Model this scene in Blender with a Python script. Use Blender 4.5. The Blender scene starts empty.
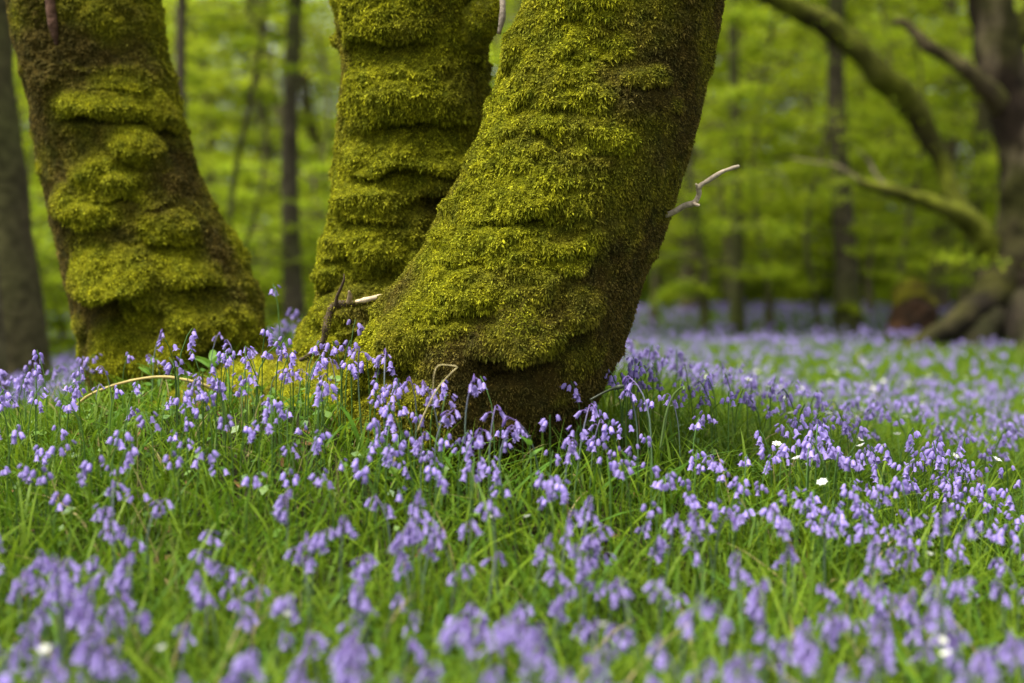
import bpy, math, random
import numpy as np
from mathutils import Vector, Matrix, Euler
R = np.random.default_rng(7)
random.seed(7)
C = bpy.context.scene.collection
PI = math.pi
# ------------------------------------------------------------------ camera
FPX = 1024*50/36.0
CX, CY = 512.0, 341.5
EYE = 0.80
PITCH = math.atan((CY-268)/FPX)
FWD = np.array([0, math.cos(PITCH), -math.sin(PITCH)])
UPV = np.array([0, math.sin(PITCH), math.cos(PITCH)])
RGT = np.array([1.0, 0, 0])
FOCUS = 3.38

def at(px, py, y):
    """world point seen at pixel px,py lying at distance y along the ground axis"""
    d = FWD + (px-CX)/FPX*RGT - (py-CY)/FPX*UPV
    return np.array([0, 0, EYE]) + d*(y/d[1])

def proj(P):
    P = np.atleast_2d(P) - np.array([0, 0, EYE])
    w = P@FWD
    w = np.where(np.abs(w) < 1e-4, 1e-4, w)
    return CX+FPX*(P@RGT)/w, CY-FPX*(P@UPV)/w, w

# ------------------------------------------------------------------ noise
def _hash(ix, iy, iz, seed):
    h = (ix.astype(np.int64)*374761393 + iy.astype(np.int64)*668265263 + iz.astype(np.int64)*2147483647 + seed*1274126177) & 0xFFFFFFFF
    h = ((h ^ (h >> 13))*1274126177) & 0xFFFFFFFF
    h = ((h ^ (h >> 16))*2246822519) & 0xFFFFFFFF
    return ((h ^ (h >> 15)) & 0xFFFFFF)/float(0xFFFFFF)

def vnoise(P, seed=0):
    I = np.floor(P).astype(np.int64); f = P-I
    f = f*f*f*(f*(f*6-15)+10)
    out = 0
    for dx in (0, 1):
        wx = f[:, 0] if dx else 1-f[:, 0]
        for dy in (0, 1):
            wy = f[:, 1] if dy else 1-f[:, 1]
            for dz in (0, 1):
                wz = f[:, 2] if dz else 1-f[:, 2]
                out = out + wx*wy*wz*_hash(I[:, 0]+dx, I[:, 1]+dy, I[:, 2]+dz, seed)
    return out*2-1

def fbm(P, octs=4, seed=0, gain=.5):
    o = 0; a = 1; s = 0
    for k in range(octs):
        o = o+a*vnoise(P*(2.03**k), seed+k*17); s += a; a *= gain
    return o/s

def worley(P, seed=0):
    I = np.floor(P).astype(np.int64); best = np.full(len(P), 9.0)
    for dx in (-1, 0, 1):
        for dy in (-1, 0, 1):
            for dz in (-1, 0, 1):
                J = I+np.array([dx, dy, dz])
                q = np.stack([J[:, k]+_hash(J[:, 0], J[:, 1], J[:, 2], seed+k*31+5) for k in range(3)], 1)
                best = np.minimum(best, ((q-P)**2).sum(1))
    return np.sqrt(best)

def sstep(a, b, x):
    t = np.clip((x-a)/(b-a), 0, 1); return t*t*(3-2*t)

def unit(V):
    return V/np.maximum(np.linalg.norm(V, axis=-1, keepdims=True), 1e-9)

# ------------------------------------------------------------------ mesh helpers
class Geo:
    """collects vertices, quads, triangles and a colour per vertex"""
    def __init__(s): s.V = []; s.Q = []; s.T = []; s.K = []; s.n = 0
    def add(s, V, Q=None, T=None, K=(1, 1, 1)):
        V = np.asarray(V, float); K = np.asarray(K, float)
        if K.ndim == 1: K = np.tile(K, (len(V), 1))
        if Q is not None and len(Q): s.Q.append(np.asarray(Q)+s.n)
        if T is not None and len(T): s.T.append(np.asarray(T)+s.n)
        s.V.append(V); s.K.append(K); s.n += len(V)
        return s
    def mesh(s, name, mat, smooth=True):
        V = np.concatenate(s.V); K = np.concatenate(s.K)
        Q = np.concatenate(s.Q) if s.Q else np.zeros((0, 4), int)
        T = np.concatenate(s.T) if s.T else np.zeros((0, 3), int)
        me = bpy.data.meshes.new(name)
        me.vertices.add(len(V)); me.vertices.foreach_set('co', V.astype(np.float32).ravel())
        nl = len(Q)*4+len(T)*3
        me.loops.add(nl); me.loops.foreach_set('vertex_index', np.concatenate([Q.ravel(), T.ravel()]).astype(np.int32))
        me.polygons.add(len(Q)+len(T))
        st = np.concatenate([np.arange(len(Q))*4, len(Q)*4+np.arange(len(T))*3]).astype(np.int32)
        me.polygons.foreach_set('loop_start', st)
        me.polygons.foreach_set('use_smooth', np.full(len(Q)+len(T), smooth, bool))
        me.update(calc_edges=True)
        a = me.color_attributes.new('Col', 'FLOAT_COLOR', 'POINT')
        a.data.foreach_set('color', np.concatenate([K, np.ones((len(K), 1))], 1).astype(np.float32).ravel())
        if mat: me.materials.append(mat)
        return me
    def build(s, name, mat, parent=None, smooth=True):
        return link(name, s.mesh(name, mat, smooth), parent)

def link(name, data, parent=None):
    o = bpy.data.objects.new(name, data); C.objects.link(o)
    if parent is not None: o.parent = parent
    return o

def tag(o, label=None, cat=None, group=None, kind=None):
    if label: o['label'] = label
    if cat: o['category'] = cat
    if group: o['group'] = group
    if kind: o['kind'] = kind
    return o

def thing(name, loc, label, cat, group=None, rz=0):
    o = link(name, None); o.location = Vector(loc); o.rotation_euler = (0, 0, rz)
    return tag(o, label, cat, group)

def copy_tree(o, parent=None):
    c = o.copy(); C.objects.link(c); c.parent = parent
    for ch in KIDS.get(o.name, []): 
        k = ch.copy(); C.objects.link(k); k.parent = c
    return c
KIDS = {}

def tube(g, pts, rad, n=8, K=(1, 1, 1), wob=0.0, seed=0, cap=True):
    """tapered tube through pts"""
    pts = np.asarray(pts, float); m = len(pts); rad = np.broadcast_to(np.asarray(rad, float), (m,))
    T = unit(np.gradient(pts, axis=0))
    ref = np.array([0, 0, 1.0]) if abs(T[:, 2]).mean() < .8 else np.array([0, 1.0, 0])
    A = unit(np.cross(T, ref)); B = unit(np.cross(T, A))
    th = np.arange(n)/n*2*PI
    V = pts[:, None]+rad[:, None, None]*(A[:, None]*np.cos(th)[None, :, None]+B[:, None]*np.sin(th)[None, :, None])
    V = V.reshape(-1, 3)
    if wob:
        c = np.repeat(pts, n, 0); r = np.repeat(rad, n)
        V = c+(V-c)*(1+wob*fbm(V/np.maximum(r.mean(), 1e-3)*.7, 3, seed))[:, None]
    i = np.arange(m-1)[:, None]*n; j = np.arange(n)[None]; j2 = (j+1) % n
    Q = np.stack([i+j, i+j2, i+n+j2, i+n+j], -1).reshape(-1, 4)
    if np.asarray(K).ndim == 2 and len(K) == m: K = np.repeat(np.asarray(K), n, 0)
    tris = None
    if cap:
        base = len(V); V = np.vstack([V, pts[-1]+T[-1]*rad[-1]*.5, pts[0]])
        e = (m-1)*n; jj = np.arange(n)
        tris = np.vstack([np.stack([e+jj, e+(jj+1) % n, np.full(n, base)], 1), np.stack([(jj+1) % n, jj, np.full(n, base+1)], 1)])
        if np.asarray(K).ndim == 2: K = np.vstack([K, K[-1], K[0]])
    g.add(V, Q, tris, K)

def smooth_path(P, n):
    """Catmull-Rom through P (rows may carry extra columns such as a radius)"""
    P = np.asarray(P, float); P2 = np.vstack([2*P[0]-P[1], P, 2*P[-1]-P[-2]])
    out = []
    for t in np.linspace(0, len(P)-1.0001, n):
        i = int(t); f = t-i; a, b, c, d = P2[i:i+4]
        out.append(.5*((2*b)+(-a+c)*f+(2*a-5*b+4*c-d)*f*f+(-a+3*b-3*c+d)*f**3))
    return np.array(out)

# ------------------------------------------------------------------ materials
def nodes(name):
    m = bpy.data.materials.new(name); m.use_nodes = True
    nt = m.node_tree; b = nt.nodes['Principled BSDF']
    return m, nt, b

def mat_col(name, rough=.8, transl=0.0, spec=.3, noise=None, bump=None, coord='Object', tint=1.0):
    """vertex colour times a fine object-space noise, with light passing through thin parts"""
    m, nt, b = nodes(name); L = nt.links
    a = nt.nodes.new('ShaderNodeAttribute'); a.attribute_name = 'Col'
    src = a.outputs['Color']
    tc = nt.nodes.new('ShaderNodeTexCoord')
    if noise:
        n = nt.nodes.new('ShaderNodeTexNoise'); n.inputs['Scale'].default_value = noise[0]; n.inputs['Detail'].default_value = 6
        L.new(tc.outputs[coord], n.inputs['Vector'])
        mr = nt.nodes.new('ShaderNodeMapRange'); mr.inputs['From Min'].default_value = .3; mr.inputs['From Max'].default_value = .7
        mr.inputs['To Min'].default_value = 1-noise[1]; mr.inputs['To Max'].default_value = 1+noise[1]
        L.new(n.outputs['Fac'], mr.inputs['Value'])
        mx = nt.nodes.new('ShaderNodeVectorMath'); mx.operation = 'MULTIPLY'
        L.new(src, mx.inputs[0]); L.new(mr.outputs[0], mx.inputs[1]); src = mx.outputs[0]
    L.new(src, b.inputs['Base Color'])
    b.inputs['Roughness'].default_value = rough; b.inputs['Specular IOR Level'].default_value = spec
    if bump:
        n2 = nt.nodes.new('ShaderNodeTexNoise'); n2.inputs['Scale'].default_value = bump[0]; n2.inputs['Detail'].default_value = 8
        L.new(tc.outputs[coord], n2.inputs['Vector'])
        bp = nt.nodes.new('ShaderNodeBump'); bp.inputs['Strength'].default_value = bump[1]; bp.inputs['Distance'].default_value = bump[2]
        L.new(n2.outputs['Fac'], bp.inputs['Height']); L.new(bp.outputs[0], b.inputs['Normal'])
    if transl:
        t = nt.nodes.new('ShaderNodeBsdfTranslucent'); ms = nt.nodes.new('ShaderNodeMixShader')
        L.new(src, t.inputs['Color']); ms.inputs[0].default_value = transl
        L.new(b.outputs[0], ms.inputs[1]); L.new(t.outputs[0], ms.inputs[2])
        L.new(ms.outputs[0], nt.nodes['Material Output'].inputs['Surface'])
    return m

M_SOIL = mat_col('soil', .95, 0, .1, (9, .5), (40, .6, .02), 'Object')
M_GRASS = mat_col('grass_blade', .5, .42, .12)
M_LEAFBG = mat_col('tree_leaf', .7, .60, .06)
M_HERB = mat_col('herb_leaf', .45, .35, .4)
M_BELL = mat_col('bluebell_petal', .5, .40, .25)
M_STEM = mat_col('stem', .5, .15, .3)
M_WHITE = mat_col('white_petal', .6, .35, .2)
M_MOSS = mat_col('moss_frond', .85, .30, .12)
M_MAT = mat_col('moss_mat', 1, 0, .05, (90, .4), (260, .7, .006))
M_BARK = mat_col('bark', .95, 0, .15, (14, .45), (28, .9, .02))
M_TWIG = mat_col('twig_bark', .85, 0, .25, (120, .35), (200, .6, .002))
M_DRY = mat_col('dry_stalk', .7, .1, .3, (60, .2))

# ------------------------------------------------------------------ terrain
def ground(x, y):
    x = np.asarray(x, float); y = np.asarray(y, float)
    z = .49*np.exp(-(((x+.50)/np.where(x > -.5, 1.45, 1.15))**2+((y-3.95)/np.where(y > 3.95, 2.8, 1.30))**2))
    z = z + .09*np.exp(-(((x+.05)/.7)**2+((y-1.35)/.45)**2))
    z = z - .16*sstep(5, 13, y)*sstep(.5, -4, x)
    P = np.stack([x.ravel(), y.ravel(), 0*x.ravel()], 1)
    n = .025*fbm(P*1.3, 2, 3)+.07*sstep(5, 12, y).ravel()*fbm(P*.22, 2, 5)
    z = z + n.reshape(x.shape)
    return z + .25*sstep(24, 50, y)
def gz(x, y): return float(ground(np.array([x]), np.array([y]))[0])

def make_ground():
    u = np.linspace(-1, 1, 181); xs = np.sign(u)*(np.abs(u)*6+np.abs(u)**5*294)
    v = np.linspace(0, 1, 240); ys = -3+v*14+v**5*290
    ys = np.concatenate([[-200, -80, -30, -10], ys])
    X, Y = np.meshgrid(xs, ys)
    Z = ground(X, np.maximum(Y, -3))
    V = np.stack([X.ravel(), Y.ravel(), Z.ravel()], 1)
    w = len(xs); i = np.arange(len(ys)-1)[:, None]*w; j = np.arange(w-1)[None]
    Q = np.stack([i+j, i+j+1, i+w+j+1, i+w+j], -1).reshape(-1, 4)
    n = fbm(V*.8, 3, 9)*.5+.5
    K = np.outer(1-n, [.022, .016, .009])+np.outer(n, [.020, .028, .008])
    o = Geo().add(V, Q, None, K).build('ground', M_SOIL)
    tag(o, kind='structure')
make_ground()

# ------------------------------------------------------------------ grass and leaves of the floor
def blades(root, h, w, dirx, bend, col, seg=4, fold=.0, tipcol=1.15, lean=None):
    """arching blades: vertices (N,(seg)*2+1)"""
    N = len(root); t = np.linspace(0, 1, seg+1)
    d = np.stack([np.cos(dirx), np.sin(dirx), 0*dirx], 1)
    side = np.stack([-np.sin(dirx), np.cos(dirx), 0*dirx], 1)
    if lean is None: lean = 0*h+.08
    hor = (lean[:, None]*t+bend[:, None]*t**2.2)*h[:, None]
    ver = (t[None]-.42*bend[:, None]*t**2.6)*h[:, None]
    P = root[:, None]+d[:, None]*hor[..., None]+np.array([0, 0, 1.0])*ver[..., None]
    prof = np.sqrt(np.clip(1-t**2.2, 0, 1))*(.55+.45*np.minimum(1, t*4))
    W = side[:, None]*(w[:, None]*prof)[..., None]*.5
    tw = R.uniform(-.5, .5, N)
    W = W+d[:, None]*(w[:, None]*prof*np.sin(tw[:, None]*t*2))[..., None]*.4
    Lf = P[:, :-1]-W[:, :-1]; Rt = P[:, :-1]+W[:, :-1]
    V = np.concatenate([np.stack([Lf, Rt], 2).reshape(N, seg*2, 3), P[:, -1:]], 1)
    nv = seg*2+1
    q = np.array([[2*k, 2*k+1, 2*k+3, 2*k+2] for k in range(seg-1)]).reshape(-1, 4)
    tr = np.array([[2*seg-2, 2*seg-1, 2*seg]])
    off = (np.arange(N)*nv)[:, None, None]
    tt = np.concatenate([np.repeat(t[:-1], 2), [1]])
    K = col[:, None]*(1+(tipcol-1)*tt[None, :, None])
    return V.reshape(-1, 3), (q[None]+off).reshape(-1, 4), (tr[None]+off).reshape(-1, 3), K.reshape(-1, 3)

TRUNKS = [(-.05, 3.62, .30), (-.28, 4.15, .27), (-1.00, 4.55, .30)]   # x, y, keep-out radius at the ground
def free(x, y, extra=0.0):
    ok = np.ones(len(x), bool)
    for a, b, r in TRUNKS: ok &= (x-a)**2+(y-b)**2 > (r+extra)**2
    return ok
def on_mound(x, y):
    """how mossy the bank between the trunks is"""
    return np.exp(-(((x+.52)/.50)**2+((y-3.88)/.38)**2))

def trap(n, y0, y1, k=.42, m=.7):
    """n random ground points, even in area, within the view and a margin"""
    out = []
    while sum(len(o) for o in out) < n:
        y = np.sqrt(R.uniform(y0**2, y1**2, n*2)); w = k*y+m
        x = R.uniform(-1, 1, n*2)*w
        keep = R.random(n*2) < (w/y)/((k*y0+m)/y0)
        out.append(np.stack([x, y], 1)[keep])
    return np.concatenate(out)[:n]

def grass_cols(n, P, br=1.0):
    pick = R.random(n)[:, None]
    nz = (fbm(np.c_[P*1.1, 0*P[:, :1]], 2, 21)*.5+.5)[:, None]
    a = np.array([.052, .120, .006]); b = np.array([.150, .222, .010]); c = np.array([.022, .060, .005])
    col = a*(1-pick)+b*pick
    col = col*(1-.35*nz)+c*.35*nz
    dry = R.random(n) < .02
    col[dry] = np.array([.26, .22, .09])
    return col*br

def make_grass():
    g = Geo()
    # fine blades, close
    for (y0, y1, n, seg, hw, ww, hs) in ((.55, 2.4, 13000, 5, 1.1, 1.0, 1.0), (2.4, 5.5, 30000, 4, 1.0, 1.0, 1.0), (5.5, 12, 70000, 3, 1.0, 1.7, 1.0), (12, 34, 80000, 2, 1.0, 4.0, 1.0)):
        P = trap(n, y0, y1); ok = free(P[:, 0], P[:, 1]); P = P[ok]
        P = P[R.random(len(P)) > .93*on_mound(P[:, 0], P[:, 1])]
        n = len(P)
        root = np.c_[P, ground(P[:, 0], P[:, 1])-.01]
        pn = fbm(np.c_[P*2.2, 0*P[:, :1]], 2, 31)
        h = R.uniform(.06, .25, n)*(1+.3*pn)*hw
        # shorter at the foot of the trunks
        near = np.exp(-(((P[:, 0]+.45)/.9)**2+((P[:, 1]-3.75)/.75)**2)); h *= 1-.70*near
        w = R.uniform(.0020, .0048, n)*ww
        g.add(*blades(root, h, w, R.uniform(0, 2*PI, n), R.uniform(.05, .9, n)**1.3, grass_cols(n, P), seg, lean=R.uniform(0, .35, n)))
    # strap leaves of the bluebells: broader, glossier, arching
    for (y0, y1, n, seg, ww) in ((.7, 5.5, 26000, 6, 1.0), (5.5, 12, 20000, 4, 1.3)):
        P = trap(n, y0, y1); ok = free(P[:, 0], P[:, 1]); P = P[ok]
        P = P[R.random(len(P)) > .97*on_mound(P[:, 0], P[:, 1])]
        n = len(P); root = np.c_[P, ground(P[:, 0], P[:, 1])-.01]
        h = R.uniform(.12, .30, n)
        near = np.exp(-(((P[:, 0]+.45)/.9)**2+((P[:, 1]-3.75)/.75)**2)); h *= 1-.70*near
        g.add(*blades(root, h, R.uniform(.0040, .0085, n)*ww, R.uniform(0, 2*PI, n), R.uniform(.15, 1.15, n), grass_cols(n, P, 1.05), seg, lean=R.uniform(.0, .45, n)))
    o = g.build('grass', M_GRASS)
    tag(o, 'bright green grass and strap leaves covering the woodland floor', 'grass', kind='stuff')
make_grass()

def leaf_quads(P, size, tiltN, rollvar, col, asp=.6):
    """diamond leaves: P centres, tiltN normal, random heading"""
    N = len(P); nrm = unit(tiltN)
    r = unit(np.cross(nrm, unit(R.normal(size=(N, 3))))); s = np.cross(nrm, r)
    L = size[:, None]
    V = np.stack([P-r*L*.5, P+s*L*asp*.5+nrm*L*.05, P+r*L*.55, P-s*L*asp*.5+nrm*L*.05], 1).reshape(-1, 3)
    Q = (np.arange(N)*4)[:, None]+np.arange(4)[None]
    return V, Q, None, np.repeat(col, 4, 0)

# low broad leaves and dead litter
def make_floor_bits():
    g = Geo(); P = trap(2600, 1.0, 7); P = P[free(P[:, 0], P[:, 1])]
    n = len(P); c = np.c_[P, ground(P[:, 0], P[:, 1])+R.uniform(.004, .03, n)]
    pick = R.random(n)[:, None]
    col = np.array([.17, .085, .035])*pick+np.array([.10, .06, .03])*(1-pick)
    g.add(*leaf_quads(c, R.uniform(.03, .06, n), np.array([0, 0, 1])+R.normal(size=(n, 3))*.4, 1, col))
    tag(g.build('leaf_litter', M_SOIL), 'brown dead leaves lying between the grass stems', 'leaf litter', kind='stuff')
    g = Geo(); P = trap(14000, .9, 8); P = P[free(P[:, 0], P[:, 1], -.02)]
    P = P[(fbm(np.c_[P*1.7, 0*P[:, :1]], 2, 77) > .0)]
    n = len(P); c = np.c_[P, ground(P[:, 0], P[:, 1])+R.uniform(.02, .10, n)*(1-.5*on_mound(P[:, 0], P[:, 1]))]
    pick = R.random(n)[:, None]
    col = np.array([.06, .15, .015])*pick+np.array([.12, .22, .02])*(1-pick)
    g.add(*leaf_quads(c, R.uniform(.012, .03, n), np.array([0, -.2, 1])+R.normal(size=(n, 3))*.45, 1, col, .75))
    tag(g.build('ground_cover', M_HERB), 'small round green leaves of low herbs between the bluebells', 'ground cover', kind='stuff')
make_floor_bits()

# ------------------------------------------------------------------ bluebells
BELLC = np.array([.275, .212, .510])
def bell_geo(kind='open', ns=12):
    g = Geo()
    if kind == 'bud':
        zs = [0, -.003, -.007, -.011, -.014]; rs = [.0012, .0024, .0030, .0022, .0004]
    elif kind == 'half':
        zs = [0, -.0025, -.007, -.012, -.0165, -.0195]; rs = [.0014, .0034, .0042, .0042, .0050, .0060]
    else:
        zs = [0, -.0025, -.007, -.0130, -.0170, -.0192, -.0186]; rs = [.0016, .0040, .0048, .0048, .0058, .0088, .0106]
    m = len(zs); V = []; K = []
    for k in range(m):
        for j in range(ns):
            a = j/ns*2*PI; r = rs[k]; z = zs[k]
            tip = (j % 2 == 0)
            if kind == 'open' and k >= 4:
                if not tip: r = [.0050, .0052, .0053][k-4]; z = [-.0150, -.0152, -.0154][k-4]
            if kind == 'half' and k >= 4 and not tip: r = .0046; z = -.0150
            V.append((r*math.cos(a), r*math.sin(a), z))
            f = k/(m-1)
            c = BELLC*(.85+.35*f) if not tip else BELLC*(1.0+.45*f)+np.array([.05, .05, .04])*f
            if not tip: c = c*.88
            if kind == 'bud': c = BELLC*np.array([.60, .50, .68])
            K.append(c)
    i = np.arange(m-1)[:, None]*ns; j = np.arange(ns)[None]
    Q = np.stack([i+j, i+(j+1) % ns, i+ns+(j+1) % ns, i+ns+j], -1).reshape(-1, 4)
    V = np.array(V)*np.array([.96, .96, .98]); top = len(V)
    V = np.vstack([V, [0, 0, .001]]); K.append(BELLC*.7)
    T = np.stack([np.full(ns, top), (np.arange(ns)+1) % ns, np.arange(ns)], 1)
    g.add(V, Q, T, np.array(K))
    return g
ME_BELL = {k: bell_geo(k).mesh('flower', M_BELL) for k in ('open', 'half', 'bud')}
STEMC = np.array([.085, .17, .035]); PURP = np.array([.16, .10, .30])

def raceme(H, nb, seed, curve=None):
    """stem path and where each bell hangs: list of (attach point, direction angle, tilt, kind, scale)"""
    r = random.Random(seed)
    if curve is None: curve = r.uniform(.10, .30)
    t = np.linspace(0, 1, 12)
    nod = curve*H
    px = nod*(np.maximum(0, t-.55)/.45)**2*.55 + .03*H*t
    pz = H*t-nod*.38*(np.maximum(0, t-.62)/.38)**2.2
    path = np.stack([px, 0*px, pz], 1)
    bells = []
    for k in range(nb):
        f = (1-.024*nb)+(.024*nb)*k/max(1, nb-1)
        f = min(1, f); idx = f*11; i = min(10, int(idx)); p = path[i]+(path[i+1]-path[i])*(idx-i)
        az = r.uniform(-1.7, 1.7) if r.random() < .6 else r.uniform(-3.1, 3.1)
        ln = r.uniform(.009, .016)
        e = p+np.array([math.cos(az)*ln, math.sin(az)*ln, -.002+.004*r.random()])
        kind = 'open' if f < .88 else r.choice(['open', 'half']) if f < .95 else r.choice(['bud', 'half'])
        bells.append((p, e, az, r.uniform(.15, .65) if kind != 'bud' else r.uniform(.3, 1.0), kind, r.uniform(.85, 1.12)))
    return path, bells

def bluebell_proto(H, nb, seed, wilt=False):
    path, bells = raceme(H, nb, seed)
    root = link('bluebell', None)
    g = Geo(); kk = np.linspace(0, 1, len(path))[:, None]**2.5
    tube(g, path, np.linspace(.0024, .0012, len(path)), 6, STEMC*(1-kk)+PURP*.8*kk)
    kids = []
    for (p, e, az, tilt, kind, sc) in bells:
        mid = (p+e)/2+np.array([0, 0, .003]); tube(g, [p, mid, e], [.0007, .0007, .0009], 4, PURP, cap=False)
    kids.append(g.build('stem', M_STEM, root))
    for (p, e, az, tilt, kind, sc) in bells:
        o = link('flower', ME_BELL[kind], root)
        o.location = Vector(e); o.rotation_euler = Euler((0, -tilt, az), 'XYZ'); o.scale = (sc,)*3
        kids.append(o)
    r = random.Random(seed+5)
    for k in range(2):
        a = np.array([r.uniform(0, 6.28)]); n1 = np.array([H*r.uniform(.55, .85)])
        lg = Geo(); lg.add(*blades(np.array([[.003, 0, -.01]]), n1, np.array([r.uniform(.008, .012)]), a, np.array([r.uniform(.4, 1.0)]), np.array([[.075, .165, .018]]), 6, lean=np.array([.35])))
        kids.append(lg.build('leaf', M_GRASS, root))
    KIDS[root.name] = kids
    return dict(root=root, H=float(path[:, 2].max()), nb=nb, first=True)

PROTOS = [bluebell_proto(h, nb, 100+i) for i, (h, nb) in enumerate([(.30, 5), (.28, 6), (.32, 4), (.27, 5), (.31, 8), (.29, 4), (.28, 6), (.26, 3), (.33, 7), (.30, 9)])]
WORDN = {3: 'three', 4: 'four', 5: 'five', 6: 'six', 7: 'seven', 8: 'eight', 9: 'nine', 10: 'ten', 11: 'eleven', 12: 'twelve'}

def put_bluebell(x, y, label, group, pi=None, top=None, rz=None, name='bluebell'):
    pr = PROTOS[pi if pi is not None else int(R.integers(0, 10))]
    if pr['first']: o = pr['root']; pr['first'] = False
    else: o = copy_tree(pr['root'])
    z = gz(x, y); s = R.uniform(.80, 1.08)
    if top is not None: s = (top-z+.0)/pr['H']
    o.location = (x, y, z-.005); o.rotation_euler = (R.normal()*.07, R.normal()*.07, R.uniform(0, 2*PI) if rz is None else rz)
    o.scale = (max(.75, min(1.15, s)), max(.75, min(1.15, s)), s)
    o['label'] = label; o['category'] = 'bluebell'; o['group'] = group
    return o

# hand-placed ones standing up in front of the moss: px, py of the top, distance, proto, label
HAND = [
 (150, 328, 3.75, 7, 'tallest bluebell before the left mossy trunk, its bells highest of all against the moss'),
 (163, 352, 3.72, 1, 'dense round bluebell head just under the highest bells before the left mossy trunk'),
 (207, 330, 3.70, 7, 'few-belled nodding bluebell alone against moss, right of the tallest bluebell'),
 (113, 364, 3.60, 2, 'slim pointed bluebell before the dark hollow foot of the left mossy trunk'),
 (96, 383, 3.60, 7, 'small bluebell at the outer edge of the left mossy trunk foot'),
 (190, 368, 3.65, 5, 'leaning bluebell under the arching dry stem before the left mossy trunk'),
 (230, 340, 3.60, 5, 'upright bluebell topping the cluster at the gap between left and middle trunks'),
 (241, 347, 3.62, 2, 'dark-budded bluebell beside the upright one at the gap between trunks'),
 (258, 344, 3.58, 8, 'full heavy bluebell head at the top of the cluster between the trunks'),
 (268, 366, 3.50, 3, 'round bluebell head low on the mossy bank between the trunks'),
 (305, 347, 3.55, 2, 'slender bluebell rising alone before the yellow moss bank'),
 (295, 366, 3.50, 7, 'thin drooping bluebell half way up the yellow moss bank'),
 (322, 372, 3.45, 5, 'wide-headed bluebell at the foot of the dead root twig'),
 (363, 344, 3.25, 7, 'small bluebell before the left foot of the leaning front trunk'),
 (340, 356, 3.35, 2, 'bluebell right of the wide-headed one under the dead root twig'),
 (384, 350, 3.15, 5, 'bluebell against moss, left of the dark hollow of the front trunk'),
 (412, 375, 3.10, 7, 'short bluebell by the folded dry grass blade on its left side'),
 (447, 378, 3.05, 8, 'tall dense bluebell just right of the folded dry grass blade'),
 (468, 374, 3.02, 0, 'tallest bluebell standing before the dark hollow of the front trunk'),
 (436, 410, 2.98, 3, 'bluebell low before the dark hollow under the folded dry grass blade'),
 (488, 405, 2.98, 7, 'slim bluebell before the middle of the front trunk foot'),
 (480, 425, 2.92, 6, 'broad bluebell head before the middle of the front trunk foot'),
 (508, 425, 2.95, 3, 'bluebell standing right of the broad head at the front trunk foot'),
 (550, 405, 3.02, 5, 'tall bluebell before the right side of the front trunk foot'),
 (570, 402, 3.05, 7, 'highest bluebell at the right edge of the front trunk foot'),
 (588, 418, 3.10, 7, 'wide bluebell just beyond the right edge of the front trunk foot'),
 (560, 440, 2.90, 6, 'bluebell under the tall one at the right of the front trunk foot'),
 (420, 432, 2.90, 9, 'many-belled bluebell before the left foot of the front trunk'),
 (655, 376, 3.15, 5, 'dark violet bluebell standing alone in the open right of the front trunk'),
 (640, 385, 3.20, 7, 'dark drooping bluebell bud stem beside the lone violet one in the open'),
 (682, 392, 3.30, 2, 'arching bluebell leaning over in the open meadow near the dark pair'),
 (720, 455, 3.05, 6, 'bluebell in the sharp middle meadow right of the mossy trunks'),
]
for (px, py, d, pi, lab) in HAND:
    p = at(px, py, d); put_bluebell(p[0], p[1], lab, 'bluebells standing up against the mossy trunks', pi, top=p[2])

# sampled ones
def density(x, y):
    P = np.stack([x, y, 0*x], 1)
    n = fbm(P*np.array([1.6, 1.1, 1]), 3, 41)
    d = .76+.50*n
    # dense drifts
    d += 1.0*np.exp(-(((x-.02)/.34)**2+((y-2.85)/.26)**2))
    d += 1.0*np.exp(-(((x+.60)/.28)**2+((y-3.25)/.30)**2))
    d += .7*np.exp(-(((x-.95)/.45)**2+((y-3.05)/.55)**2))
    d += .4*np.exp(-(((x-.15)/.5)**2+((y-1.65)/.30)**2))
    d += .4*np.exp(-(((x+.45)/.5)**2+((y-1.9)/.4)**2))
    # greener band beyond
    d -= .30*np.exp(-(((y-7.0)/2.6)**2))*sstep(.6, 2.2, x)
    d += .35*sstep(7, 18, y)+.35*sstep(2.4, 1.8, y)
    d -= .9*on_mound(x, y)
    d -= 1.1*np.exp(-(((x+1.0)/.42)**2+((y-3.9)/.42)**2))
    d -= 1.0*np.exp(-(((x+.60)/.42)**2+((y-3.9)/.48)**2))
    d -= .8*np.exp(-(((x-4.3)/1.8)**2+((y-10.6)/2.4)**2))
    return np.clip(d, .04, 1.6)
P = trap(16000, 1.05, 6.5, .42, .5)
area = .42*(6.5**2-1.05**2)+.5*2*(6.5-1.05)
want = area*142
keep = (R.random(len(P)) < density(P[:, 0], P[:, 1])*want/len(P)) & free(P[:, 0], P[:, 1], .03)
P = P[keep]
P = P[np.argsort(P[:, 1])]
gzs = ground(P[:, 0], P[:, 1])
tx, ty, tw = proj(np.c_[P, gzs+.24])
behind = np.zeros(len(P), bool)
for (x0, x1, y0, dd) in ((350, 600, 400, 3.4), (95, 270, 395, 4.3), (295, 400, 360, 4.0)):
    behind |= (tx > x0) & (tx < x1) & (P[:, 1] > dd)
inview = (tx > -15) & (tx < 1039) & (ty < 700) & (~behind)
ind = np.where(inview)[0][:268]
rest = np.ones(len(P), bool); rest[ind] = False

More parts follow.
